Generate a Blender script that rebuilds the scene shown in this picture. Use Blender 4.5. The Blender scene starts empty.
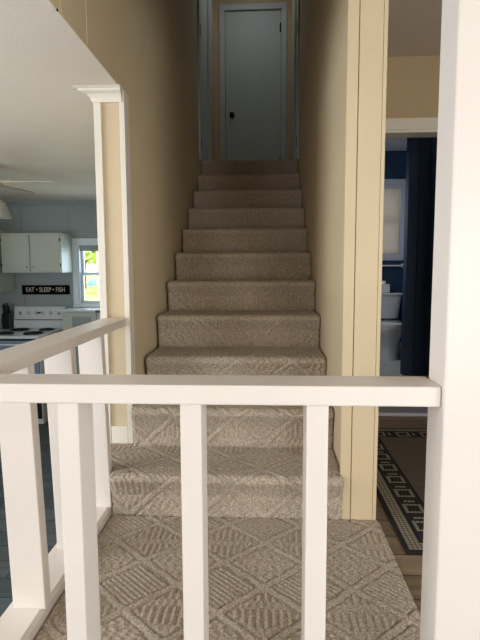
import bpy, bmesh, math, random
from mathutils import Vector, Matrix
PI = math.pi
C = bpy.context.scene.collection
SC = bpy.context.scene

# ------------------------------------------------------------------ camera
cam_d = bpy.data.cameras.new('camera')
cam = bpy.data.objects.new('camera', cam_d); C.objects.link(cam); SC.camera = cam
cam_d.sensor_fit = 'VERTICAL'; cam_d.sensor_height = 36.0; cam_d.lens = 503.5 * 36.0 / 640.0
cam_d.clip_start = 0.02; cam_d.clip_end = 200
pitch, yaw, roll = math.radians(5.937), math.radians(2.911), math.radians(-0.2367)
fwd = Vector((-math.sin(yaw) * math.cos(pitch), math.cos(yaw) * math.cos(pitch), -math.sin(pitch)))
right = Vector((math.cos(yaw), math.sin(yaw), 0)); up = right.cross(fwd)
r2 = right * math.cos(roll) + up * math.sin(roll); u2 = -right * math.sin(roll) + up * math.cos(roll)
M = Matrix((r2, u2, -fwd)).transposed().to_4x4(); M.translation = (0, 0, 0.981)
cam.matrix_world = M

# ------------------------------------------------------------------ world, lights, exposure
SC.view_settings.view_transform = 'Standard'; SC.view_settings.look = 'None'
SC.view_settings.gamma = 1; SC.view_settings.use_curve_mapping = False
SC.view_settings.exposure = 0.0
w = bpy.data.worlds.new('sky'); SC.world = w; w.use_nodes = True
bg = w.node_tree.nodes['Background']; bg.inputs[0].default_value = (0.72, 0.86, 1.0, 1); bg.inputs[1].default_value = 2.2
sun_d = bpy.data.lights.new('sun', 'SUN'); sun_d.energy = 5; sun_d.angle = 0.02; sun_d.color = (1, .95, .85)
sun = bpy.data.objects.new('sun', sun_d); C.objects.link(sun); sun.rotation_euler = (math.radians(40), 0, math.radians(35))

def area(name, loc, target, sx, sy, power, color):
    d = bpy.data.lights.new(name, 'AREA'); d.shape = 'RECTANGLE'; d.size = sx; d.size_y = sy; d.energy = power; d.color = color
    o = bpy.data.objects.new(name, d); C.objects.link(o); o.location = loc
    o.rotation_euler = (Vector(target) - Vector(loc)).to_track_quat('-Z', 'Y').to_euler()
    return o
# daylight entering by the windows of the room behind the camera, by the hall's side and by the kitchen window, plus added unseen fills
area('rear_window_daylight', (1.35, -2.92, 0.75), (0.3, 0, 0.75), 1.0, 1.3, 55, (1.0, 0.93, 0.85))
area('rear_left_window_daylight', (-2.0, -2.92, 0.6), (-1.2, 0, 1.0), 1.4, 1.4, 28, (1.0, 0.92, 0.84))
area('left_fill', (-3.12, 0.9, 0.95), (0, 1.3, 1.2), 2.6, 1.1, 92, (0.92, 0.96, 1.0))  # fill added from the left; this wall has no window
area('side_window_daylight', (2.12, -0.6, 0.9), (0, -0.2, 0.7), 1.2, 1.3, 48, (0.82, 0.93, 1.0))
area('kitchen_window_daylight', (-1.72, 5.95, 1.0), (-1.7, 3.0, 0.3), 0.9, 0.9, 15, (0.72, 0.88, 1.0))
area('bathroom_fill', (0.52, 5.0, 1.4), (1.4, 5.6, 0.9), 0.6, 0.8, 16, (0.9, 0.95, 1.0))  # unseen fill added to brighten the toilet; no window on this side
area('upstairs_fill', (-0.15, 5.5, 4.25), (-0.15, 5.6, 2.0), 0.5, 0.8, 2.1, (0.9, 0.93, 1.0))  # unseen fill added under the ceiling to lift the dark stair head

# ------------------------------------------------------------------ materials
def lin(c):
    return tuple(((v / 255) / 12.92 if v / 255 <= .04045 else ((v / 255 + .055) / 1.055) ** 2.4) for v in c) + (1,)
def mat(name, rgb, rough=.5, var=.04, vscale=6, bump=.0, bscale=60, metal=0, spec=.5, coat=0):
    m = bpy.data.materials.new(name); m.use_nodes = True; nt = m.node_tree; b = nt.nodes['Principled BSDF']
    b.inputs['Roughness'].default_value = rough; b.inputs['Metallic'].default_value = metal
    b.inputs['Specular IOR Level'].default_value = spec; b.inputs['Coat Weight'].default_value = coat
    tc = nt.nodes.new('ShaderNodeTexCoord'); n = nt.nodes.new('ShaderNodeTexNoise')
    n.inputs['Scale'].default_value = vscale; n.inputs['Detail'].default_value = 4
    nt.links.new(tc.outputs['Object'], n.inputs['Vector'])
    r = nt.nodes.new('ShaderNodeValToRGB'); c = lin(rgb)
    r.color_ramp.elements[0].position = .3; r.color_ramp.elements[1].position = .7
    r.color_ramp.elements[0].color = tuple(max(0, v * (1 - var)) for v in c[:3]) + (1,)
    r.color_ramp.elements[1].color = tuple(min(1, v * (1 + var)) for v in c[:3]) + (1,)
    nt.links.new(n.outputs['Fac'], r.inputs[0]); nt.links.new(r.outputs[0], b.inputs['Base Color'])
    if bump:
        n2 = nt.nodes.new('ShaderNodeTexNoise'); n2.inputs['Scale'].default_value = bscale; n2.inputs['Detail'].default_value = 3
        nt.links.new(tc.outputs['Object'], n2.inputs['Vector'])
        bp = nt.nodes.new('ShaderNodeBump'); bp.inputs['Strength'].default_value = bump; bp.inputs['Distance'].default_value = .004
        nt.links.new(n2.outputs['Fac'], bp.inputs['Height']); nt.links.new(bp.outputs[0], b.inputs['Normal'])
    return m
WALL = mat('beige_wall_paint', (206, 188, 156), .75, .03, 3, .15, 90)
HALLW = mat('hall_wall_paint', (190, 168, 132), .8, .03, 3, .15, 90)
JAMB = mat('tan_wall_end_paint', (214, 194, 160), .55, .02, 4, .1, 60)
WHITE = mat('white_gloss_paint', (232, 223, 216), .38, .02, 5, .12, 25)
TRIM = mat('white_trim_paint', (226, 219, 206), .45, .02, 5, .1, 40)
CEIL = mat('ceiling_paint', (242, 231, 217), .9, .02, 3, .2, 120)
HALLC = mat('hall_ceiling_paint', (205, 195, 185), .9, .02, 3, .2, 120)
KWALL = mat('pale_kitchen_wall_paint', (150, 162, 165), .7, .02, 3, .1, 80)
CAB = mat('kitchen_cabinet_paint', (186, 194, 186), .45, .02, 5)
COOLTINT = mat('cool_daylight_tint_paint', (112, 140, 165), .5, .03, 5)  # blue of the daylight on a white stove front, put into the colour
ENAMEL = mat('white_enamel', (214, 224, 230), .22, .01, 5, coat=.3)
BLACK = mat('black_satin', (14, 14, 16), .35, .1, 8)
IRON = mat('burner_coil_iron', (16, 17, 20), .6, .1, 30)
CHROME = mat('chrome', (190, 192, 195), .2, .02, 8, metal=1)
STEEL = mat('brushed_pale_metal', (190, 190, 196), .4, .02, 8, metal=.3)
BRONZE = mat('dark_bronze', (26, 22, 20), .4, .1, 20, metal=.6)
NAVY = mat('navy_wall_paint', (18, 46, 72), .6, .05, 4, .1, 90)
NAVY2 = mat('dark_navy_board_paint', (14, 42, 70), .6, .05, 4, .1, 90)
GREYT = mat('grey_trim_paint', (168, 168, 180), .5, .03, 6)
PORC = mat('porcelain', (196, 196, 198), .15, .01, 5, coat=.5)
BTILE = mat('bathroom_floor_vinyl', (178, 176, 172), .5, .06, 6)
WOOD = mat('dark_hall_floor_wood', (92, 74, 54), .45, .2, 5, .1, 40)
DOORP = mat('white_door_paint', (196, 208, 206), .5, .02, 4)
GROOVE_LIT = mat('lit_groove_edge_paint', (212, 192, 156), .6, .02, 4)  # paler than the wall, standing for light on the groove edges
GROOVED = mat('dark_joint_filler', (140, 120, 90), .8, .05, 10)
MATTE = mat('matte_black_board', (6, 6, 7), .95, .1, 20, spec=.1)
LETTER = mat('cream_letter_paint', (176, 176, 166), .6, .03, 20)
LINEN = mat('roller_shade_fabric', (150, 160, 158), .9, .05, 40)
FANM = mat('fan_enamel', (190, 184, 164), .35, .04, 12)

def grass_mat():
    m = mat('lawn_grass', (214, 226, 120), .9, .15, 3, .6, 30); return m
GRASS = grass_mat()
LEAF = mat('tree_foliage', (176, 204, 110), .8, .3, 2.5, .8, 12)
BARK = mat('tree_bark', (120, 108, 100), .9, .3, 8, .8, 20)
FENCE = mat('weathered_fence_wood', (186, 172, 172), .9, .15, 5, .5, 20)
CARB = mat('car_blue_paint', (120, 150, 180), .3, .03, 4, coat=.5)
TYRE = mat('tyre_rubber', (28, 28, 30), .8, .1, 20)

def glass_mat(name, tint=(1, 1, 1, 1)):
    m = bpy.data.materials.new(name); m.use_nodes = True; nt = m.node_tree
    nt.nodes.remove(nt.nodes['Principled BSDF']); out = nt.nodes['Material Output']
    t = nt.nodes.new('ShaderNodeBsdfTransparent'); t.inputs[0].default_value = tint
    g = nt.nodes.new('ShaderNodeBsdfGlossy'); g.inputs['Roughness'].default_value = .05
    f = nt.nodes.new('ShaderNodeFresnel'); f.inputs[0].default_value = 1.2
    x = nt.nodes.new('ShaderNodeMixShader')
    nt.links.new(f.outputs[0], x.inputs[0]); nt.links.new(t.outputs[0], x.inputs[1]); nt.links.new(g.outputs[0], x.inputs[2])
    nt.links.new(x.outputs[0], out.inputs[0]); return m
GLASS = glass_mat('window_glass')
def frosted():
    m = mat('lamp_shade_glass', (200, 205, 200), .3, .03, 10)
    m.node_tree.nodes['Principled BSDF'].inputs['Transmission Weight'].default_value = .5; return m
FROST = frosted()
def blind_mat():
    m = mat('white_blind_vinyl', (222, 216, 206), .6, .02, 10)
    nt = m.node_tree; b = nt.nodes['Principled BSDF']; out = nt.nodes['Material Output']
    tr = nt.nodes.new('ShaderNodeBsdfTranslucent'); tr.inputs[0].default_value = lin((226, 212, 198))
    x = nt.nodes.new('ShaderNodeMixShader'); x.inputs[0].default_value = .4
    nt.links.new(b.outputs[0], x.inputs[1]); nt.links.new(tr.outputs[0], x.inputs[2]); nt.links.new(x.outputs[0], out.inputs[0])
    return m
BLIND = blind_mat()

def plank_mat(name, c1, c2, cm, sx, sy, rough):
    m = bpy.data.materials.new(name); m.use_nodes = True; nt = m.node_tree; b = nt.nodes['Principled BSDF']
    b.inputs['Roughness'].default_value = rough
    tc = nt.nodes.new('ShaderNodeTexCoord'); br = nt.nodes.new('ShaderNodeTexBrick')
    br.inputs['Color1'].default_value = lin(c1); br.inputs['Color2'].default_value = lin(c2); br.inputs['Mortar'].default_value = lin(cm)
    br.inputs['Scale'].default_value = 1; br.inputs['Brick Width'].default_value = sx; br.inputs['Row Height'].default_value = sy
    br.inputs['Mortar Size'].default_value = .004
    nt.links.new(tc.outputs['Object'], br.inputs['Vector'])
    n = nt.nodes.new('ShaderNodeTexNoise'); n.inputs['Scale'].default_value = 5; n.inputs['Detail'].default_value = 8
    mp = nt.nodes.new('ShaderNodeMapping'); mp.inputs['Scale'].default_value = (1, 6, 1)
    nt.links.new(tc.outputs['Object'], mp.inputs[0]); nt.links.new(mp.outputs[0], n.inputs['Vector'])
    mx = nt.nodes.new('ShaderNodeMix'); mx.data_type = 'RGBA'; mx.blend_type = 'OVERLAY'; mx.inputs[0].default_value = .7
    nt.links.new(br.outputs['Color'], mx.inputs[6]); nt.links.new(n.outputs['Fac'], mx.inputs[7]); nt.links.new(mx.outputs[2], b.inputs['Base Color'])
    return m
KFLOOR = plank_mat('slate_plank_flooring', (66, 76, 79), (86, 95, 98), (30, 36, 38), .9, .15, .55)
HFLOOR = plank_mat('brown_plank_flooring', (128, 112, 92), (142, 124, 102), (80, 66, 54), 1.2, .12, .5)

def carpet_mat():
    m = bpy.data.materials.new('taupe_loop_carpet'); m.use_nodes = True; nt = m.node_tree; b = nt.nodes['Principled BSDF']
    b.inputs['Roughness'].default_value = 1; b.inputs['Specular IOR Level'].default_value = .1
    b.inputs['Sheen Weight'].default_value = .15
    tc = nt.nodes.new('ShaderNodeTexCoord')
    n = nt.nodes.new('ShaderNodeTexNoise'); n.inputs['Scale'].default_value = 150; n.inputs['Detail'].default_value = 3
    n.inputs['Roughness'].default_value = .7
    nt.links.new(tc.outputs['Object'], n.inputs['Vector'])
    r = nt.nodes.new('ShaderNodeValToRGB'); r.color_ramp.elements[0].position = .36; r.color_ramp.elements[1].position = .64
    r.color_ramp.elements[0].color = lin((150, 136, 119)); r.color_ramp.elements[1].color = lin((210, 195, 177))
    nt.links.new(n.outputs['Fac'], r.inputs[0]); nt.links.new(r.outputs[0], b.inputs['Base Color'])
    bp = nt.nodes.new('ShaderNodeBump'); bp.inputs['Strength'].default_value = .8; bp.inputs['Distance'].default_value = .004
    nt.links.new(n.outputs['Fac'], bp.inputs['Height']); nt.links.new(bp.outputs[0], b.inputs['Normal'])
    return m
CARPET = carpet_mat()

# ------------------------------------------------------------------ helpers
def bx(bm, x0, x1, y0, y1, z0, z1, bev=0, seg=2):
    vs = [bm.verts.new((x, y, z)) for x in (x0, x1) for y in (y0, y1) for z in (z0, z1)]
    fs = [(0, 1, 3, 2), (4, 6, 7, 5), (0, 4, 5, 1), (2, 3, 7, 6), (0, 2, 6, 4), (1, 5, 7, 3)]
    faces = [bm.faces.new([vs[i] for i in f]) for f in fs]
    if bev:
        es = {e for f in faces for e in f.edges}
        bmesh.ops.bevel(bm, geom=list(es), offset=bev, segments=seg, affect='EDGES', profile=.5)
    return bm
def cyl(bm, p0, p1, r0, r1=None, n=20, caps=True):
    r1 = r0 if r1 is None else r1
    p0, p1 = Vector(p0), Vector(p1); d = (p1 - p0).normalized(); a = d.orthogonal().normalized(); b = d.cross(a)
    A = [bm.verts.new(p0 + (a * math.cos(t) + b * math.sin(t)) * r0) for t in [2 * PI * i / n for i in range(n)]]
    B = [bm.verts.new(p1 + (a * math.cos(t) + b * math.sin(t)) * r1) for t in [2 * PI * i / n for i in range(n)]]
    for i in range(n):
        bm.faces.new((A[i], A[(i + 1) % n], B[(i + 1) % n], B[i]))
    if caps: bm.faces.new(A[::-1]); bm.faces.new(B)
    return bm
def lathe(bm, c, prof, n=24, sx=1, sy=1, axis='Z'):
    rings = []
    for r, h in prof:
        ring = []
        for i in range(n):
            t = 2 * PI * i / n; p = (r * math.cos(t) * sx, r * math.sin(t) * sy, h)
            if axis == 'Y': p = (p[0], -p[2], p[1])
            if axis == 'X': p = (p[2], p[0], p[1])
            ring.append(bm.verts.new(Vector(c) + Vector(p)))
        rings.append(ring)
    for a, b in zip(rings, rings[1:]):
        for i in range(n): bm.faces.new((a[i], a[(i + 1) % n], b[(i + 1) % n], b[i]))
    bm.faces.new(rings[0][::-1]); bm.faces.new(rings[-1])
    return bm
def loft(bm, loops):
    rings = [[bm.verts.new(p) for p in l] for l in loops]; n = len(rings[0])
    for a, b in zip(rings, rings[1:]):
        for i in range(n): bm.faces.new((a[i], a[(i + 1) % n], b[(i + 1) % n], b[i]))
    bm.faces.new(rings[0][::-1]); bm.faces.new(rings[-1]); return bm
def prism(bm, pts, axis, a, b):      # pts 2-D polygon, extruded along axis
    def P(p, t): return {'X': (t, p[0], p[1]), 'Y': (p[0], t, p[1]), 'Z': (p[0], p[1], t)}[axis]
    return loft(bm, [[P(p, a) for p in pts], [P(p, b) for p in pts]])
def B(): return bmesh.new()
def wloc(o):
    v = Vector((0, 0, 0))
    while o is not None: v += o.location; o = o.parent
    return v
def obj(name, bm, m, parent=None, smooth=False, origin=None, label=None):
    bmesh.ops.recalc_face_normals(bm, faces=bm.faces[:])
    if origin is None:
        cs = [v.co for v in bm.verts]
        origin = Vector((sum(c.x for c in cs), sum(c.y for c in cs), 0)) / len(cs); origin.z = min(c.z for c in cs)
    origin = Vector(origin); bmesh.ops.translate(bm, verts=bm.verts, vec=-origin)
    me = bpy.data.meshes.new(name); bm.to_mesh(me); bm.free(); me.materials.append(m)
    if smooth:
        for p in me.polygons: p.use_smooth = True
        try: me.set_sharp_from_angle(angle=math.radians(40))
        except Exception: pass
    o = bpy.data.objects.new(name, me); C.objects.link(o)
    if parent: o.parent = parent; o.location = origin - wloc(parent)
    else: o.location = origin
    if label: o['label'] = label
    return o
def tag(o, label, cat, group=None, kind=None):
    o['label'] = label; o['category'] = cat
    if group: o['group'] = group
    if kind: o['kind'] = kind
    return o
def thing(name, label, cat, loc, group=None):
    o = bpy.data.objects.new(name, None); C.objects.link(o); o.location = loc; o.empty_display_size = .05
    return tag(o, label, cat, group)
def struct(name, bm, m, label, cat, parent=None, origin=(0, 0, 0), smooth=False):
    o = obj(name, bm, m, parent, smooth, origin)
    if parent is None: tag(o, label, cat, kind='structure')
    return o
def sbox(name, x0, x1, y0, y1, z0, z1, m, label, cat, bev=0):
    return struct(name, bx(B(), x0, x1, y0, y1, z0, z1, bev), m, label, cat)
def wall_holes(bm, axis, a, t0, t1, u0, u1, z0, z1, holes):
    """wall slab perpendicular to axis between t0 and t1, u range, with rectangular holes (u0,u1,z0,z1)"""
    us = sorted({u0, u1} | {h[0] for h in holes} | {h[1] for h in holes}); zs = sorted({z0, z1} | {h[2] for h in holes} | {h[3] for h in holes})
    for ua, ub in zip(us, us[1:]):
        for za, zb in zip(zs, zs[1:]):
            if any(ua >= h[0] - 1e-6 and ub <= h[1] + 1e-6 and za >= h[2] - 1e-6 and zb <= h[3] + 1e-6 for h in holes): continue
            if axis == 'Y': bx(bm, ua, ub, t0, t1, za, zb)
            else: bx(bm, t0, t1, ua, ub, za, zb)
    return bm

ZL = -0.62        # lower (kitchen) floor
ZC = 1.742         # kitchen ceiling
ZH = 2.29         # hall ceiling
XL, XR = -0.615, 0.303
YF = 5.70         # kitchen far wall
YD = 3.35         # hall far wall
YB = 6.00         # bathroom far wall
YU = 6.30         # upstairs end wall
ZU = 1.98         # upstairs floor
ZT = 4.40         # upstairs ceiling
RUN, RISE, Y1 = .295, .18, 1.86

# ------------------------------------------------------------------ shell
sbox('floor_kitchen', -3.35, 2.25, -3.1, YF + .1, ZL - .1, ZL, KFLOOR, 'dark slate plank floor of the lower kitchen', 'floor')
sbox('floor_hall', .44, 2.25, .96, YD + .12, -.12, -.012, HFLOOR, 'brown plank floor of the side hall beside the landing', 'floor')
sbox('floor_bathroom', .45, 2.0, YD + .12, YB + .1, -.12, -.008, BTILE, 'pale grey vinyl floor of the bathroom', 'floor')
sbox('floor_upstairs', XL - .3, XR + .3, Y1 + 10 * RUN + .06, YU, ZU - .15, ZU - .012, CARPET, 'carpeted floor at the head of the stairs', 'floor')
sbox('floor_landing_base', -.712, .44, .96, 1.89, ZL, -.012, TRIM, 'white boarded base under the carpeted landing', 'floor')
sbox('wall_hall_base', .44, 2.25, .94, .96, ZL, -.012, TRIM, 'white boarded face below the hall floor', 'wall')
# ceilings
sbox('ceiling_kitchen', -3.35, XL - .004, -3.1, YF + .1, ZC, ZC + .1, CEIL, 'low white kitchen ceiling running out to the stairs', 'ceiling')
sbox('ceiling_hall', XL, .44, -3.1, 1.86, 2.08, ZH + .1, HALLC, 'ceiling above the landing and the side hall', 'ceiling')  # unseen over the landing; dropped low to keep bounce light off the upper stairs
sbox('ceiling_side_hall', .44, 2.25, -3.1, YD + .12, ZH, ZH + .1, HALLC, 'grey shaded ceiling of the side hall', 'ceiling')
sbox('ceiling_bathroom', .4, 2.0, YD + .12, YB + .1, 2.50, 2.6, CEIL, 'bathroom ceiling', 'ceiling')
sbox('ceiling_upstairs', XL - .12, .45, 1.86, YU + .1, ZT, ZT + .1, CEIL, 'ceiling high above the stairs', 'ceiling')
# left wall of the stairs: lower wall beyond the opening, header above it
YP = 2.22; CB = ZC - .056
lw = B()
bx(lw, -.735, XL, YP, 4.83, ZL, ZT)
bx(lw, -.71, XL, 4.83, 5.62, ZL, ZU - .012); bx(lw, -.71, XL, 4.83, 5.62, ZU + 2.03, ZT)
bx(lw, -.71, XL, 5.62, YU, ZL, ZT)
bx(lw, -.71, XL, -3.1, YP, ZC + .1, ZT); bx(lw, XL - .004, XL, -3.1, YP, ZC, ZC + .1)
# lit groove edges of the boarding are put in as paler raised beads
bx(lw, -.735, XL - .052, 4.83, 5.62, ZU - .012, ZU + 2.03)
struct('wall_left', lw, WALL, 'beige left wall of the staircase above and beyond the kitchen opening', 'wall')
bd = B()
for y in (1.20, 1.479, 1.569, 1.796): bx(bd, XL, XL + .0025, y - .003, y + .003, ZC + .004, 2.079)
struct('trim_1', bd, GROOVE_LIT, 'fine upright paler beads standing for lit groove edges on the beige wall above the kitchen opening', 'trim')
nh = B(); cyl(nh, (XL, 1.541, 1.738), (XL + .003, 1.541, 1.738), .004, n=10)
tag(obj('wall_nail', nh, BRONZE), 'small dark nail in the beige wall just above the ceiling edge', 'nail')
# right wall of the stairs (its end faces the landing)
rw = B()
bx(rw, XR, .430, Y1 + .048, 4.83, -.012, ZT)
bx(rw, XR, .435, 4.83, 5.42, -.012, ZU - .012); bx(rw, XR, .435, 4.83, 5.42, ZU + 2.03, ZT); bx(rw, XR, .435, 5.42, YU, -.012, ZT)
bx(rw, XR + .052, .430, 4.83, 5.42, ZU - .012, ZU + 2.03)
struct('wall_right', rw, WALL, 'beige right wall of the staircase', 'wall')
je = B(); 
Y1J = Y1 + .036
bx(je, .290, .330, Y1J, Y1J + .012, -.004, 2.08, .002); bx(je, .333, .416, Y1J + .001, Y1J + .012, -.004, ZH, .0015); bx(je, .4172, .431, Y1J, Y1J + .012, -.004, ZH, .002)
struct('trim_2', je, JAMB, 'tan boarded end of the right stair wall with upright joints', 'trim')
sbox('trim_3', .329, .4175, Y1J + .006, Y1J + .0119, -.004, ZH, GROOVED, 'shallow joint between the tan boards on the wall end', 'trim')
sbox('wall_stair_header', XL, .44, 1.862, 1.894, 2.08, ZT, WALL, 'wall above the foot of the stairs', 'wall')  # unseen lower edge brought down to block bounce light
# upstairs end wall with door hole
DX0, DX1, DZT = -.487, .183, ZU + 2.03
ew = B(); wall_holes(ew, 'Y', 0, YU, YU + .1, -.71, .435, ZU - .2, ZT, [(DX0, DX1, ZU - .012, DZT)])
bx(ew, DX0 - .05, DX1 + .05, YU + .1, YU + .14, ZU - .1, DZT + .05)
struct('wall_upstairs', ew, WALL, 'beige end wall at the head of the stairs around the white door', 'wall')
# hall far wall with bathroom doorway
HX0, HX1, HZT = .60, 1.36, 1.845
hw = B(); wall_holes(hw, 'Y', 0, YD, YD + .12, .435, 2.25, -.02, ZH + .1, [(HX0, HX1, -.02, HZT)])
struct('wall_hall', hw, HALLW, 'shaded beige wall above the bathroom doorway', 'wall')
tr = B()
bx(tr, HX0 - .07, HX1 + .07, YD - .018, YD, HZT, HZT + .07, .004); bx(tr, HX0 - .07, HX0, YD - .018, YD, -.012, HZT, .004); bx(tr, HX1, HX1 + .07, YD - .018, YD, -.012, HZT, .004)
bx(tr, HX0, HX1, YD - .01, YD + .12, HZT - .018, HZT); bx(tr, HX0, HX0 + .016, YD - .01, YD + .12, -.01, HZT - .018); bx(tr, HX1 - .016, HX1, YD - .01, YD + .12, -.01, HZT - .018)
struct('trim_4', tr, TRIM, 'cream casing around the bathroom doorway', 'trim')
sl = B(); bx(sl, HX0 + .016, HX1 - .016, YD - .02, YD + .13, -.012, .012, .004)
struct('trim_5', sl, GREYT, 'grey threshold strip across the bathroom doorway', 'trim')
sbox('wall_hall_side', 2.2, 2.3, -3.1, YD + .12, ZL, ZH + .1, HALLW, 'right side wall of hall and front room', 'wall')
# rear wall
bw = B(); wall_holes(bw, 'Y', 0, -3.1, -3.0, -3.35, 2.25, ZL, ZH, [(-2.7, -1.3, -.1, 1.3), (.95, 1.95, .1, 1.4)])
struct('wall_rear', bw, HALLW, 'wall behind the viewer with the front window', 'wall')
# kitchen walls
WX0, WX1, WZ0, WZ1 = -2.147, -1.30, .565, 1.262
kw = B(); wall_holes(kw, 'Y', 0, YF, YF + .12, -3.35, -.71, ZL, ZC, [(WX0, WX1, WZ0, WZ1)])
struct('wall_kitchen_back', kw, KWALL, 'pale grey kitchen wall behind the stove', 'wall')
sbox('wall_kitchen_left', -3.35, -3.22, -3.0, YF, ZL, ZC, KWALL, 'pale grey left wall of the kitchen', 'wall')
kl = B(); prism(kl, [(YF, ZC), (YF, ZC - .045), (YF - .012, ZC - .045), (YF - .04, ZC - .012), (YF - .04, ZC)], 'X', -3.22, -.71)
struct('trim_6', kl, KWALL, 'narrow crown moulding between kitchen wall and ceiling', 'trim')
kp = B()
for x in (-2.79, -2.24): bx(kp, x - .006, x + .006, YF - .006, YF, .30, ZC - .05)
struct('trim_7', kp, KWALL, 'thin upright battens on the kitchen wall behind the stove', 'trim')
# bathroom walls
BWX0, BWX1, BWZ0, BWZ1 = 1.05, 1.578, 1.115, 1.925
bwl = B(); wall_holes(bwl, 'Y', 0, YB, YB + .12, .4, 2.0, -.02, 2.6, [(BWX0, BWX1, BWZ0, BWZ1)])
struct('wall_bathroom_back', bwl, NAVY, 'navy bathroom wall behind the toilet', 'wall')
sbox('wall_bathroom_left', .435, .5, YD + .12, YB, -.02, 2.6, NAVY, 'navy left wall of the bathroom', 'wall')
sbox('wall_bathroom_right', 1.95, 2.05, YD + .12, YB, -.02, 2.6, NAVY, 'navy right wall of the bathroom', 'wall')
pt = B()
x = 1.257
while x < 1.94: bx(pt, x, min(x + .092, 1.95), 4.6, 4.7, -.008, 2.5, .003, 1); x += .094
struct('wall_bathroom_partition', pt, NAVY2, 'dark navy boarded partition at the right of the bathroom', 'wall')
sbox('ceiling_bathroom_soffit', .5, 1.95, 5.55, YB, 2.30, 2.5, GREYT, 'grey boxed soffit above the bathroom window', 'ceiling')
sbox('baseboard_bathroom', .5, 1.95, YB - .015, YB, -.008, .10, GREYT, 'grey baseboard behind the toilet', 'baseboard', .003)

# ------------------------------------------------------------------ casings of the kitchen opening and its capital
sbox('trim_8', -.738, -.706, YP - .014, YP, .18, CB + .01, TRIM, 'white casing strip on the kitchen side of the wall end', 'trim', .002)
sbox('trim_9', XL - .012, XL + .011, YP - .012, YP + .06, .18, ZC - .006, TRIM, 'white casing strip on the stair side of the wall end', 'trim', .002)
sbox('baseboard_wall_end', -.705, XL - .013, YP - .012, YP, .18, .262, TRIM, 'short white baseboard at the foot of the wall end', 'baseboard', .002)
cap = B()
prof = [(.0, .0), (.006, .0), (.010, .010), (.010, .018), (.022, .030), (.040, .036), (.048, .040), (.048, .046), (.066, .052), (.066, .054)]
loops = []
for e, h in prof:
    e1 = e * 1.15
    loops.append([(-.735 - e1, YP - .014 - e1 * .7, CB + h), (XL + e * .12, YP - .014 - e1 * .7, CB + h), (XL + e * .12, YP + .05, CB + h), (-.735 - e1, YP + .05, CB + h)])
loft(cap, loops)
struct('trim_10', cap, TRIM, 'stepped white crown capital on top of the wall end', 'trim')

# ------------------------------------------------------------------ carpeted landing and stairs (carved diamond carpet)
def hval(u, v, fade=1.0):
    P = .27
    a = (u + v * 1.08) / P; b = (u - v * 1.08) / P
    fa, fb = a - math.floor(a), b - math.floor(b)
    ea, eb = min(fa, 1 - fa), min(fb, 1 - fb)
    e = min(ea, eb)
    if e < .06: base = .35                      # flat ribbon between diamonds
    elif e < .095: base = -1.0                    # its carved border
    else:
        k = (int(math.floor(a)) + 2 * int(math.floor(b))) % 3
        if k == 0: s = math.sin(2 * PI * u / .022) * (1 if math.sin(2 * PI * v / .11) > -.6 else -.4)
        elif k == 1: s = math.sin(2 * PI * (fa * P) / .024)
        else:
            s = math.sin(2 * PI * u / .03 + 2.0 * math.sin(v * 90)) * math.sin(2 * PI * v / .03)
        base = .75 * s + .05
    n = math.sin(u * 913 + math.sin(v * 511) * 3) * math.sin(v * 877 + math.sin(u * 613) * 3)
    return (base * .0046 + n * .0008) * fade
def sheet(name, path, x0, x1, dx, s0, parent=None, extra=None, wide=None):
    """path: list of (y,z) resampled; grid across x, displaced along the path normal"""
    pts = [Vector((0, p[0], p[1])) for p in path]; out = [pts[0]]; s = [0]
    step = dx; acc = 0
    L = [0]
    for a, b in zip(pts, pts[1:]): L.append(L[-1] + (b - a).length)
    n = max(2, int(L[-1] / step)); samp = []; j = 0
    for i in range(n + 1):
        t = L[-1] * i / n
        while j < len(L) - 2 and L[j + 1] < t: j += 1
        f = (t - L[j]) / max(1e-9, L[j + 1] - L[j]); samp.append((pts[j].lerp(pts[j + 1], min(1, f)), t))
    nx = int((x1 - x0) / dx); verts = []; faces = []
    xx0 = x0
    for i, (p, t) in enumerate(samp):
        x0 = wide if (wide is not None and p.y > 1.935 and p.y < YP - .012 and p.z > .15) else xx0
        q0 = samp[max(0, i - 1)][0]; q1 = samp[min(n, i + 1)][0]; d = (q1 - q0).normalized(); nr = Vector((0, -d.z, d.y))
        for k in range(nx + 1):
            x = x0 + (x1 - x0) * k / nx
            edge = min(x - x0, x1 - x); rd = -.008 * (1 - min(1, edge / .012)) ** 2
            h = hval(x, s0 + t) + rd
            verts.append((x, p.y + nr.y * h, p.z + nr.z * h))
    for i in range(n):
        for k in range(nx):
            a = i * (nx + 1) + k; faces.append((a, a + 1, a + nx + 2, a + nx + 1))
    # skirt down and back so the step is a solid body
    if extra:
        base = len(verts); ring = [k for k in range(nx + 1)] + [i * (nx + 1) + nx for i in range(1, n + 1)] + [n * (nx + 1) + k for k in range(nx - 1, -1, -1)] + [i * (nx + 1) for i in range(n - 1, 0, -1)]
        for r in ring:
            v = verts[r]; verts.append(extra(v))
        m = len(ring)
        for i in range(m): faces.append((ring[i], base + i, base + (i + 1) % m, ring[(i + 1) % m]))
    me = bpy.data.meshes.new(name); me.from_pydata(verts, [], faces); me.materials.append(CARPET)
    for p in me.polygons: p.use_smooth = True
    o = bpy.data.objects.new(name, me); C.objects.link(o)
    if parent:
        o.parent = parent; me.transform(Matrix.Translation(-parent.location))
    return o
land = sheet('floor_landing', [(.965, 0), (1.895, 0)], -.618, .442, .005, 0, extra=lambda v: (v[0], v[1], -.0118))
tag(land, 'taupe carpet with carved diamonds covering the landing', 'floor', kind='structure')
stairs = thing('staircase', 'carpeted staircase climbing between beige walls to a white door', 'staircase', (-.15, Y1, 0))
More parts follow.
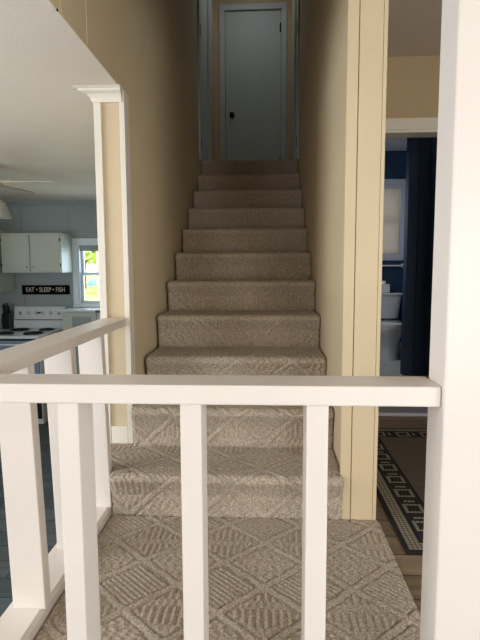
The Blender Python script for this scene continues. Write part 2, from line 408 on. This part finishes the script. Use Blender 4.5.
def step_path(k):
    zb = (k - 1) * RISE; yr = Y1 + .03 + (k - 1) * RUN; yn = yr - .03; zt = k * RISE; r = .028
    p = [(yr, zb - (.008 if k > 1 else -.001)), (yr - .002, zt - .09)]
    p += [(yr - .012, zt - .06)]
    for i in range(9):
        t = -PI / 2 + PI * .98 * i / 8 * .5 - PI / 2 * 0
        # quarter turn of the nosing
        a = PI + (-PI / 2) * i / 8
        p.append((yn + r + r * math.cos(a), zt - r + r * math.sin(a)))
    p.append((yr + RUN + .014, zt))
    return p
sb = [(Y1 + .042, 0)]
for k in range(1, 11): sb += [(Y1 + .042 + (k - 1) * RUN, k * RISE - .012), (Y1 + .042 + k * RUN, k * RISE - .012)]
sb += [(Y1 + .042 + 10 * RUN, 10.9 * RISE), (Y1 + .1 + 10 * RUN, 10.9 * RISE), (Y1 + .1 + 10 * RUN, 1.6), (Y1 + .4, .0)]
sb2 = B(); prism(sb2, sb, 'X', XL + .018, XR - .004); obj('stair_body', sb2, TRIM, stairs)
s0 = 1.0
for k in range(1, 12):
    pth = step_path(k)
    if k == 11: pth[-1] = (pth[-1][0] - .2, pth[-1][1])
    yb = Y1 + .03 + k * RUN; ztb = k * RISE - .03
    x0 = -.611 if k == 1 else XL + .015
    dx = .005 if k < 4 else (.007 if k < 7 else .01)
    o = sheet('step', pth, x0, XR - .002, dx, s0, stairs, wide=-.72 if k == 1 else None, extra=lambda v, yb=yb, zb=(k - 1) * RISE: (v[0], max(v[1], Y1 + .04 + round(zb / RISE) * RUN), min(v[2], zb + .02 if v[2] < zb + .05 else v[2] - .03)))
    s0 += .475

# ------------------------------------------------------------------ railings
fr = thing('front_railing', 'white wooden railing across the near edge of the landing', 'railing', (-.2, 1.0, 0))
obj('top_rail', bx(B(), -.71, .3325, .95, 1.047, .716, .755, .003), WHITE, fr)
for x in (-.661, -.414, -.168, .080): obj('baluster', bx(B(), x, x + .0425, .958, 1.045, -.3, .716, .0025), WHITE, fr)
fb = obj('bottom_rail', bx(B(), -.70, .3325, .935, .957, -.30, -.06, .003), WHITE, fr)
post = tag(obj('support_post', bx(B(), .3333, .4215, .938, 1.032, ZL, 2.08, .004), WHITE), 'tall thick white square post at the right end of the near railing', 'post')
lr = thing('side_railing', 'white wooden railing along the kitchen side of the landing', 'railing', (-.665, 1.55, 0))
obj('top_rail', bx(B(), -.722, -.619, 1.049, YP - .013, .725, .760, .003), WHITE, lr)
for y in (1.285, 1.585, 1.885): 
    lb = bx(B(), -.705, -.612, y, y + .040, .034, .725, .0025)
    for v in lb.verts: v.co.x -= .018 * (v.co.z - .034) / .69
    obj('baluster', lb, WHITE, lr)
kb = B(); prism(kb, [(-.722, -.3), (-.722, .034), (-.628, .034), (-.619, .022), (-.619, -.3)], 'Y', 1.049, 1.93)
obj('base_rail', kb, WHITE, lr)

# ------------------------------------------------------------------ upstairs doors
def door_back():
    d = B(); bx(d, DX0 + .003, DX1 - .003, YU + .012, YU + .05, ZU + .004, DZT - .003, .002)
    o = struct('door_1', d, DOORP, 'plain white door closing the head of the stairs', 'door', origin=(DX0, YU + .03, ZU))
    k = B(); lathe(k, (-.407, YU + .012, 2.815), [(.032, 0), (.032, .004), (.012, .008), (.011, .03), (.024, .036), (.030, .048), (.026, .060), (.012, .064)], 20, axis='Y')
    obj('door_knob', k, BRONZE, o, True, label='dark round door knob')
    h = B(); bx(h, DX0 - .004, DX0 + .004, YU - .004, YU + .014, 2.78, 2.85); obj('latch_plate', h, BRONZE, o)
    for z in (3.76, 2.2):
        h = B(); cyl(h, (DX1 - .001, YU + .004, z), (DX1 - .001, YU + .004, z + .10), .0095, n=10); bx(h, DX1 - .018, DX1 + .003, YU + .006, YU + .013, z, z + .1)
        obj('hinge', h, BRONZE, o, label='dark hinge')
    c = B(); W = .066
    bx(c, DX0 - W, DX0, YU - .018, YU, ZU - .01, DZT, .004); bx(c, DX1, DX1 + W, YU - .018, YU, ZU - .01, DZT, .004); bx(c, DX0 - W, DX1 + W, YU - .018, YU, DZT, DZT + W, .004)
    struct('trim_11', c, DOORP, 'white casing around the door at the head of the stairs', 'trim')
door_back()
def door_side(n, xw, sgn, ya, yb, lab, tn):
    d = B(); x = sorted((xw - sgn * .012, xw - sgn * .047)); bx(d, x[0], x[1], ya + .003, yb - .003, ZU + .004, ZU + 2.02, .002)
    o = struct('door_%d' % n, d, DOORP, lab, 'door', origin=(xw, ya, ZU))
    c = B(); x = sorted((xw, xw + sgn * .016))
    for a, b in ((ya - .07, ya), (yb, yb + .07)): bx(c, x[0], x[1], a, b, ZU - .01, ZU + 2.03, .003)
    bx(c, x[0], x[1], ya - .07, yb + .07, ZU + 2.03, ZU + 2.1, .003)
    struct('trim_%d' % tn, c, DOORP, 'white casing of the ' + lab, 'trim')
    for z in (2.10, 3.10):
        h = B(); cyl(h, (xw + sgn * .012, ya + .004, z), (xw + sgn * .012, ya + .004, z + .09), .008, n=10); obj('hinge', h, BRONZE, o, label='dark hinge')
door_side(2, XL, 1, 4.83, 5.62, 'white door in the left wall at the head of the stairs', 12)
door_side(3, XR, -1, 4.83, 5.42, 'white door in the right wall at the head of the stairs', 13)

# ------------------------------------------------------------------ kitchen
def window_unit(name, x0, x1, z0, z1, y, m, cw, lab, bottom=True):
    """frame and sashes are children; y = room face of the wall"""
    c = B()
    bx(c, x0 - cw, x0, y - .02, y, z0, z1, .004); bx(c, x1, x1 + cw, y - .02, y, z0, z1, .004); bx(c, x0 - cw, x1 + cw, y - .02, y, z1, z1 + cw, .004)
    bx(c, x0 - cw, x1 + cw, y - (.045 if bottom else .02), y, z0 - (.03 if bottom else cw), z0, .004)
    root = struct(name, c, m, lab, 'window')
    j = B(); bx(j, x0, x0 + .018, y, y + .12, z0, z1); bx(j, x1 - .018, x1, y, y + .12, z0, z1); bx(j, x0 + .018, x1 - .018, y, y + .12, z1 - .018, z1); bx(j, x0 + .018, x1 - .018, y, y + .12, z0, z0 + .018)
    obj('window_frame', j, m, root)
    zm = (z0 + z1) / 2
    for (za, zb, yy) in ((zm - .02, z1 - .018, y + .075), (z0 + .018, zm + .02, y + .045)):
        s = B(); w = .028
        bx(s, x0 + .018, x0 + .018 + w, yy, yy + .028, za, zb, .002); bx(s, x1 - .018 - w, x1 - .018, yy, yy + .028, za, zb, .002)
        bx(s, x0 + .018 + w, x1 - .018 - w, yy, yy + .028, zb - w, zb, .002); bx(s, x0 + .018 + w, x1 - .018 - w, yy, yy + .028, za, za + w, .002)
        so = obj('sash', s, m, root)
        g = B(); bx(g, x0 + .046, x1 - .046, yy + .012, yy + .016, za + w, zb - w); obj('pane', g, GLASS, so)
    return root
window_unit('window_1', WX0, WX1, WZ0, WZ1, YF, ENAMEL, .058, 'white sash window of the kitchen looking on to a sunny lawn')
sh = B(); cyl(sh, (WX0 + .02, YF + .02, WZ1 - .035), (WX1 - .02, YF + .02, WZ1 - .035), .016); bx(sh, WX0 + .022, WX1 - .022, YF + .012, YF + .016, WZ1 - .085, WZ1 - .03)
tag(obj('roller_shade', sh, LINEN, smooth=True), 'grey roller shade rolled up at the top of the kitchen window', 'shade')

def cabinet_door(parent, x0, x1, z0, z1, y, m, knobx, knobz):
    d = B(); bx(d, x0, x1, y - .018, y, z0, z1, .002)
    fr_ = .0; w = .035
    bx(d, x0, x1, y - .022, y - .018, z1 - .012, z1, .001)
    o = obj('door', d, m, parent)
    k = B(); lathe(k, (knobx, y - .018, knobz), [(.005, 0), (.005, .012), (.011, .016), (.008, .022)], 12, axis='Y'); obj('knob', k, CHROME, o, True)
    return o
def upper_cab():
    x0, x1, z0, z1 = -2.862, -2.200, .935, 1.362
    t = thing('upper_cabinet', 'white two-door wall cabinet above the stove', 'cabinet', (-2.53, 5.53, z0))
    obj('body', bx(B(), x0, x1, 5.372, YF - .001, z0, z1, .002), CAB, t)
    for a, b, kx in ((x0 + .008, -2.545, -2.575), (-2.530, x1 - .008, -2.50)):
        d = cabinet_door(t, a, b, z0 + .012, z1 - .02, 5.372, CAB, kx, z0 + .06)
    for xh in (x0 + .006, x1 - .006):
        for z in (1.00, 1.27):
            h = B(); bx(h, xh - .005, xh + .005, 5.346, 5.354, z, z + .035); obj('hinge', h, BRONZE, t)
upper_cab()
def left_cab():
    t = thing('wall_cabinet', 'long white wall cabinet on the left kitchen wall, cut by the photo edge', 'cabinet', (-3.05, 4.8, .725))
    obj('body', bx(B(), -3.218, -2.905, 4.0, YF - .002, .725, 1.40, .002), CAB, t)
    for a in (4.01, 4.57, 5.13):
        d = B(); bx(d, -2.905, -2.887, a, a + .55, .74, 1.385, .002); o = obj('door', d, CAB, t)
        k = B(); lathe(k, (-2.887, a + .05, .80), [(.005, 0), (.005, .012), (.011, .016), (.008, .022)], 12, axis='X'); obj('knob', k, CHROME, o, True)
left_cab()
ZK = .30
def stove():
    x0, x1, yf, yb = -2.905, -2.290, 4.93, YF - .006
    x0 = -2.880
    t = thing('kitchen_stove', 'white electric coil stove with black burners below the black sign', 'stove', ((x0 + x1) / 2, 5.3, ZL))
    obj('body', bx(B(), x0, x1, yf + .03, yb, ZL, ZK - .03, .004), ENAMEL, t)
    obj('cooktop', bx(B(), x0, x1, yf, yb - .04, ZK - .028, ZK, .006), ENAMEL, t)
    bgd = B(); prism(bgd, [(5.60, ZK + .001), (5.60, .40), (5.612, .41), (5.63, .535), (5.645, .548), (yb, .548), (yb, ZK + .001)], 'X', x0, x1)
    b = obj('backguard', bgd, ENAMEL, t)
    s = B(); bx(s, x0 + .002, x1 - .002, 5.594, 5.601, .394, .402); obj('trim_strip', s, BLACK, b)
    for i in range(6):
        x = x0 + .07 + i * .095 if i < 3 else x1 - .07 - (5 - i) * .095
        k = B(); lathe(k, (x, 5.622, .475), [(.021, 0), (.021, .006), (.015, .010), (.013, .022), (.004, .023)], 16, axis='Y'); bx(k, x - .003, x + .003, 5.594, 5.604, .462, .49)
        obj('knob', k, CAB, b, True)
    c = B(); bx(c, -2.612, -2.562, 5.612, 5.624, .468, .486); obj('clock_display', c, BLACK, b)
    for (x, y, r) in ((x0 + .15, 5.44, .092), (x1 - .15, 5.46, .075), (x0 + .15, 5.12, .075), (x1 - .15, 5.14, .092)):
        d = B(); lathe(d, (x, y, ZK + .0005), [(r + .012, 0), (r + .012, .004), (r, .001), (.01, .001)], 28)
        bo = obj('drip_pan', d, BLACK, t, True)
        cbm = B(); rr = .02
        while rr < r:                                             # coil rings
            prev = None; n = 26; m_ = 6; rings = []
            for i in range(n):
                a = 2 * PI * i / n
                rings.append([cbm.verts.new((x + (rr + .006 * math.cos(q)) * math.cos(a), y + (rr + .006 * math.cos(q)) * math.sin(a), ZK + .010 + .005 * math.sin(q))) for q in [2 * PI * j / m_ for j in range(m_)]])
            for i in range(n):
                A_, B_ = rings[i], rings[(i + 1) % n]
                for j in range(m_): cbm.faces.new((A_[j], B_[j], B_[(j + 1) % m_], A_[(j + 1) % m_]))
            rr += .017
        obj('burner_coil', cbm, IRON, bo, True)
    od = obj('oven_door', bx(B(), x0 + .008, x1 - .008, yf + .008, yf + .03, -.30, ZK - .05, .004), COOLTINT, t)  # white oven front with the cool daylight tint painted in
    h = B(); cyl(h, (x0 + .05, yf - .025, .215), (x1 - .05, yf - .025, .215), .010, n=12)
    for x in (x0 + .07, x1 - .07): cyl(h, (x, yf - .025, .215), (x, yf + .01, .215), .008, n=10)
    obj('handle', h, ENAMEL, od, True)
    obj('storage_drawer', bx(B(), x0 + .008, x1 - .008, yf + .008, yf + .03, ZL + .06, -.31, .004), BLACK, t)
    s = B(); bx(s, x0 + .003, x1 - .003, yf + .02, yf + .0305, ZK - .049, ZK - .0285); obj('vent_gap', s, BLACK, t)
stove()
def base_left():
    t = thing('base_cabinet', 'blue-grey base cabinet with counter along the left kitchen wall', 'cabinet', (-2.95, 3.6, ZL))
    obj('body', bx(B(), -3.218, -2.70, 2.6, 3.9, ZL, ZK - .045, .002), COOLTINT, t)
    obj('worktop', bx(B(), -3.218, -2.67, 2.58, 3.92, ZK - .043, ZK, .004), CAB, t)
    for a in (2.62, 3.26):
        o = obj('door', bx(B(), -2.70, -2.682, a, a + .62, ZL + .1, ZK - .07, .002), COOLTINT, t)
        k = B(); lathe(k, (-2.682, a + .05, .1), [(.005, 0), (.005, .012), (.011, .016), (.008, .022)], 12, axis='X'); obj('knob', k, CHROME, o, True)
def corner_base():
    t = thing('base_cabinet', 'pale base cabinet with counter in the left corner beside the stove', 'cabinet', (-3.05, 5.1, ZL))
    obj('body', bx(B(), -3.218, -2.885, 4.60, YF - .002, ZL, ZK - .045, .002), CAB, t)
    obj('worktop', bx(B(), -3.218, -2.883, 4.58, YF - .002, ZK - .043, ZK, .003), CAB, t)
    o = obj('door', bx(B(), -3.20, -2.90, 4.582, 4.60, ZL + .1, ZK - .07, .002), CAB, t)
corner_base()
def base_right():
    x0, x1 = -2.284, -1.36
    t = thing('base_cabinet', 'white cabinet with raised ledge and grey glass door below the kitchen window', 'cabinet', (-1.9, 5.5, ZL))
    obj('body', bx(B(), x0 + .06, x1, 5.40, YF - .022, -.42, .515, .002), CAB, t)
    obj('toe_kick', bx(B(), x0 + .06, x1, 5.45, YF - .022, ZL, -.421), BLACK, t)
    obj('ledge', bx(B(), x0 + .02, x1 + .02, 5.33, YF - .048, .515, .534, .003), ENAMEL, t)
    d = B(); 
    for (a, b, c, e) in ((-2.17, -2.115, -.40, .50), (-1.90, -1.845, -.40, .50), (-2.115, -1.90, .452, .50), (-2.115, -1.90, -.40, -.35)): bx(d, a, b, 5.382, 5.399, c, e, .001)
    o = obj('door', d, CAB, t)
    g = B(); bx(g, -2.115, -1.90, 5.388, 5.394, -.35, .452); obj('door_panel', g, KWALL, o)
base_right()
ob = B(); bx(ob, -1.832, -1.762, 5.316, 5.329, .505, .532, .002); ob2 = tag(obj('outlet_box', ob, BLACK), 'small black box on the right front edge of the kitchen ledge', 'box')

kbk = thing('knife_block', 'black knife block standing behind the left rear burner', 'knife block', (-2.93, 5.555, ZK))
def kb_build():
    b = B(); prism(b, [(5.515, ZK + .002), (5.505, ZK + .10), (5.52, ZK + .17), (5.592, ZK + .20), (5.595, ZK + .002)], 'X', -2.975, -2.890)
    obj('block', b, BLACK, kbk)
    for i, (x, dz) in enumerate(((-2.963, .08), (-2.947, .095), (-2.931, .075), (-2.913, .10), (-2.899, .07))):
        h = B(); cyl(h, (x, 5.545, ZK + .17), (x, 5.53, ZK + .195 + dz), .007, .0085, n=10); obj('knife_handle', h, BLACK, kbk, True)
kb_build()
def sign():
    x0, x1, z0, z1 = -2.806, -2.250, .682, .790
    t = thing('wall_sign', 'black wooden sign reading EAT SLEEP FISH above the stove', 'sign', ((x0 + x1) / 2, YF, z0))
    obj('board', bx(B(), x0, x1, YF - .022, YF - .007, z0, z1, .002), MATTE, t)
    fo = B()
    fc = bpy.data.curves.new('text', 'FONT'); fc.body = 'EAT \u2022 SLEEP \u2022 FISH'; fc.size = .074; fc.extrude = .001; fc.align_x = 'CENTER'; fc.align_y = 'CENTER'; fc.offset = .0012
    to = bpy.data.objects.new('text', fc); C.objects.link(to)
    dg = bpy.context.evaluated_depsgraph_get(); me = bpy.data.meshes.new_from_object(to.evaluated_get(dg))
    bpy.data.objects.remove(to)
    xs = [v.co.x for v in me.vertices]; wd = max(xs) - min(xs); s = .455 / wd
    me.transform(Matrix.Diagonal((s, 1.0, 1, 1))); me.transform(Matrix.Rotation(PI / 2, 4, 'X'))
    me.name = 'lettering'; me.materials.clear(); me.materials.append(LETTER)
    o = bpy.data.objects.new('lettering', me); C.objects.link(o); o.parent = t; o.location = (0, -.0235, (z1 - z0) / 2)
    o['label'] = 'cream words EAT SLEEP FISH'
sign()
def fan():
    cx, cy = -2.03, 3.62
    t = thing('ceiling_fan', 'pale ceiling fan with glass lamp shades at the left photo edge', 'ceiling fan', (cx, cy, ZC))
    a = B(); lathe(a, (cx, cy, ZC - .001), [(.07, 0), (.06, -.04), (.02, -.05), (.02, -.09)], 24); obj('canopy', a, FANM, t, True)
    a = B(); lathe(a, (cx, cy, ZC - .09), [(.03, 0), (.10, -.015), (.115, -.05), (.11, -.09), (.07, -.115), (.05, -.16)], 28); obj('motor', a, FANM, t, True)
    for i in range(5):
        an = math.radians(8 + 72 * i); d = Vector((math.cos(an), math.sin(an), 0)); p = Vector((-d.y, d.x, 0)); c0 = Vector((cx, cy, ZC - .135))
        l = []
        for s_, wd_ in ((.16, .045), (.22, .06), (.42, .068), (.50, .06), (.53, .03)):
            c = c0 + d * s_; l.append([c - p * wd_ + Vector((0, 0, -.012)), c + p * wd_ + Vector((0, 0, .006)), c + p * wd_ + Vector((0, 0, .012)), c - p * wd_ + Vector((0, 0, -.006))])
        bl = B(); loft(bl, l); bo = obj('blade', bl, FANM, t)
        ir = B(); cyl(ir, c0 + d * .10, c0 + d * .20, .012, n=8); obj('blade_arm', ir, FANM, bo, True)
    for i in range(4):
        an = math.radians(-25 + 90 * i); d = Vector((math.cos(an), math.sin(an), 0)); c0 = Vector((cx, cy, ZC - .27))
        ar = B(); cyl(ar, c0 + d * .03, c0 + d * .14 + Vector((0, 0, -.005)), .010, n=10); cyl(ar, c0 + d * .14, c0 + d * .14 + Vector((0, 0, -.03)), .022, .028, n=14); ao = obj('lamp_arm', ar, FANM, t, True)
        g = B(); lathe(g, c0 + d * .145 + Vector((0, 0, -.03)), [(.028, 0), (.036, -.02), (.050, -.06), (.062, -.085), (.058, -.086), (.03, -.05)], 20); obj('lamp_shade', g, FROST, ao, True)
fan()

# ------------------------------------------------------------------ bathroom
window_unit('window_2', BWX0, BWX1, BWZ0, BWZ1, YB, GREYT, .058, 'grey framed bathroom window with closed white blind', bottom=False)
bl = B(); z = BWZ0 + .022
while z < BWZ1 - .04:
    prism(bl, [(YB + .008, z), (YB + .012, z + .001), (YB + .022, z + .027), (YB + .018, z + .027)], 'X', BWX0 + .025, BWX1 - .025); z += .025
bl2 = thing('window_blind', 'white slatted blind hanging in the bathroom window', 'blind', ((BWX0 + BWX1) / 2, YB + .03, BWZ1 - .03))
obj('slats', bl, BLIND, bl2); hr = B(); bx(hr, BWX0 + .02, BWX1 - .02, YB + .002, YB + .034, BWZ1 - .045, BWZ1 - .019); obj('head_rail', hr, GREYT, bl2)
tb = thing('towel_bar', 'chrome towel bar on the navy wall under the bathroom window', 'towel bar', (1.35, YB, 1.02))
a = B(); cyl(a, (1.10, YB - .06, .995), (1.60, YB - .06, .995), 0.011, n=14); obj('bar', a, STEEL, tb, True)
for x in (1.10, 1.60):
    a = B(); lathe(a, (x, YB, .995), [(.028, 0), (.028, .006), (.012, .012), (.012, .05), (.017, .055), (.017, .072), (.005, .075)], 16, axis='Y'); obj('bracket', a, STEEL, tb, True)
def toilet():
    cx = 1.33
    t = thing('toilet', 'white toilet below the bathroom window', 'toilet', (cx, 5.6, -.008))
    def rr(cx, cy, hx, hy, z, n=24, p=4):
        out = []
        for i in range(n):
            a = 2 * PI * i / n; c, s = math.cos(a), math.sin(a)
            out.append((cx + hx * math.copysign(abs(c) ** (2 / p), c), cy + hy * math.copysign(abs(s) ** (2 / p), s), z))
        return out
    a = B(); loft(a, [rr(cx, 5.84, .185, .075, .40), rr(cx, 5.84, .19, .08, .42), rr(cx, 5.84, .220, .095, .655)]); obj('tank', a, PORC, t, True)
    a = B(); loft(a, [rr(cx, 5.84, .228, .10, .656), rr(cx, 5.84, .236, .105, .664), rr(cx, 5.84, .236, .105, .680), rr(cx, 5.84, .225, .095, .690)]); obj('tank_lid', a, PORC, t, True)
    a = B()
    loft(a, [rr(cx, 5.60, .115, .27, -.007, p=3), rr(cx, 5.60, .105, .26, .05, p=3), rr(cx, 5.58, .10, .24, .16, p=2.6), rr(cx, 5.53, .145, .235, .25, p=2.2), rr(cx, 5.50, .185, .265, .33, p=2.2), rr(cx, 5.50, .185, .265, .352, p=2.2)])
    obj('bowl', a, PORC, t, True)
    a = B(); loft(a, [rr(cx, 5.50, .19, .26, .353, p=2.3), rr(cx, 5.50, .192, .265, .366, p=2.3), rr(cx, 5.50, .186, .26, .370, p=2.3)]); obj('seat', a, PORC, t, True)
    a = B(); loft(a, [rr(cx, 5.50, .19, .26, .3715, p=2.3), rr(cx, 5.50, .192, .265, .382, p=2.3), rr(cx, 5.50, .17, .24, .392, p=2.3)]); obj('lid', a, PORC, t, True)
    a = B(); cyl(a, (cx - .17, 5.74, .60), (cx - .17, 5.72, .60), .012, n=12); bx(a, cx - .18, cx - .11, 5.715, 5.722, .593, .607); obj('flush_lever', a, CHROME, t, True)
toilet()
tb2 = thing('tissue_box', 'pale grey tissue box on the toilet tank', 'box', (1.33, 5.84, .691))
obj('box', bx(B(), 1.29, 1.405, 5.78, 5.90, .692, .79, .004), PORC, tb2)
a = B(); lathe(a, (1.347, 5.84, .7905), [(.03, 0), (.02, .012), (.026, .03), (.005, .034)], 8); obj('tissue', a, TRIM, tb2, True)

# ------------------------------------------------------------------ hall rug (mosaic)
def rug():
    cell = .0158; nx, ny = 44, 87; x0, y0 = .488, 1.68; z = -.0115
    t = tag(bpy.data.objects.new('hall_rug', bpy.data.meshes.new('hall_rug')), 'black and cream mosaic patterned rug on the hall floor', 'rug'); C.objects.link(t)
    t.location = (x0 + nx * cell / 2, y0 + ny * cell / 2, z)
    light = mat('rug_cream_wool', (150, 142, 128), .95, .1, 60, .5, 200); dark = mat('rug_black_wool', (16, 16, 22), .95, .1, 60, .5, 200); groutm = mat('rug_grey_joint', (58, 54, 50), .95, .1, 60); field = mat('rug_taupe_wool', (112, 102, 90), .95, .1, 60, .5, 200)
    V, F, MI = [], [], []
    def quad(a, b, c, d, h, mi):
        n = len(V); V.extend([(a, c, h), (b, c, h), (b, d, h), (a, d, h)]); F.append((n, n + 1, n + 2, n + 3)); MI.append(mi)
    ox, oy = -nx * cell / 2, -ny * cell / 2; T = .009
    for i in range(nx):
        for j in range(ny):
            d = min(i, nx - 1 - i, j, ny - 1 - j)
            along = j if min(i, nx - 1 - i) == d else i
            if d == 0: k = 1
            elif d <= 3: k = 0
            elif d == 4: k = 1
            elif d <= 9:
                q = along % 9; e = d - 5
                if q <= 4: k = 0 if (q in (0, 4) or e in (0, 4)) else 1
                elif q == 6: k = 0 if e in (1, 2, 3) else 1
                else: k = 1
            elif d == 10: k = 1
            else: k = 3
            g = .0016
            quad(ox + i * cell + g, ox + (i + 1) * cell - g, oy + j * cell + g, oy + (j + 1) * cell - g, T, k)
    quad(ox, -ox, oy, -oy, T - .0012, 2)
    n = len(V); V.extend([(ox, oy, 0), (-ox, oy, 0), (-ox, -oy, 0), (ox, -oy, 0), (ox, oy, T - .0012), (-ox, oy, T - .0012), (-ox, -oy, T - .0012), (ox, -oy, T - .0012)])
    for a, b in ((0, 1), (1, 2), (2, 3), (3, 0)): F.append((n + a, n + b, n + 4 + b, n + 4 + a)); MI.append(1)
    F.append((n + 3, n + 2, n + 1, n)); MI.append(1)
    t.data.from_pydata(V, [], F)
    for m_ in (light, dark, groutm, field): t.data.materials.append(m_)
    t.data.polygons.foreach_set('material_index', MI)
rug()

# ------------------------------------------------------------------ outdoors beyond the kitchen window
random.seed(4)
lw_ = B(); bx(lw_, -40, -.3, YF + .3, 60, .1, .2); tag(obj('lawn', lw_, GRASS), 'sunny green lawn outside the kitchen window', 'lawn', kind='stuff')
def shed():
    x0, x1, y0, y1 = -4.75, -2.6, 14.0, 16.0
    t = thing('garden_shed', 'grey board shed standing on the lawn beyond the kitchen window', 'shed', ((x0 + x1) / 2, 15, .2))
    b = B(); x = x0
    while x < x1 - .01: bx(b, x, x + .14, y0, y0 + .03, .2, 2.6); x += .155
    y = y0 + .03
    while y < y1: bx(b, x0, x0 + .03, y, y + .14, .2, 2.6); bx(b, x1 - .03, x1, y, y + .14, .2, 2.6); y += .155
    obj('wall', b, FENCE, t)
    b = B(); prism(b, [(x0 - .15, 2.55), (x0 - .15, 2.65), ((x0 + x1) / 2, 3.3), (x1 + .15, 2.65), (x1 + .15, 2.55)], 'Y', y0 - .15, y1 + .15); obj('roof', b, BARK, t)
    b = B(); bx(b, -3.9, -3.1, y0 - .03, y0 - .002, .25, 2.2, .005); obj('door', b, FENCE, t)
shed()
def tree(x, y, h, r, lab):
    t = thing('tree', lab, 'tree', (x, y, .2))
    b = B(); cyl(b, (x, y, .201), (x + .1, y, h), .14, .09, n=12); cyl(b, (x, y, h - .6), (x + .8, y, h + .6), .07, .03, n=8); obj('trunk', b, BARK, t, True)
    b = B()
    for i in range(700):
        u = random.random() * 2 * PI; v = random.random() ** .5 * r; c = Vector((x + v * math.cos(u), y + v * math.sin(u), h + .6 + random.uniform(-r * .7, r * .8)))
        a = Vector((random.uniform(-1, 1), random.uniform(-1, 1), random.uniform(-1, 1))).normalized(); bb = a.orthogonal().normalized(); s_ = random.uniform(.1, .25)
        vs = [b.verts.new(c + (a * math.cos(q) + bb * math.sin(q) * .7) * s_) for q in (0, 1.26, 2.51, 3.77, 5.03)]; b.faces.new(vs)
    obj('crown', b, LEAF, t)
tree(-7.0, 19, 1.6, 1.2, 'leafy yellow green tree in the left of the kitchen window view')
tree(-9.6, 30, 2.2, 2.2, 'wide distant tree behind the lawn')
def heap():
    x, y, z = -7.75, 22.5, .2
    b = B(); n = 16; loops = []
    for k, (r_, h_) in enumerate(((.34, 0), (.32, .12), (.26, .22), (.14, .28), (.03, .30))):
        loops.append([(x + r_ * math.cos(2 * PI * i / n) * (1 + .08 * math.sin(i * 2.3 + k)), y + r_ * math.sin(2 * PI * i / n) * (1 + .08 * math.cos(i * 1.7)), z + h_ * (1 + .06 * math.sin(i * 1.9))) for i in range(n)])
    loft(b, loops); tag(obj('covered_heap', b, CARB, smooth=True), 'low heap under a pale blue cover out on the lawn', 'covered heap')
heap()
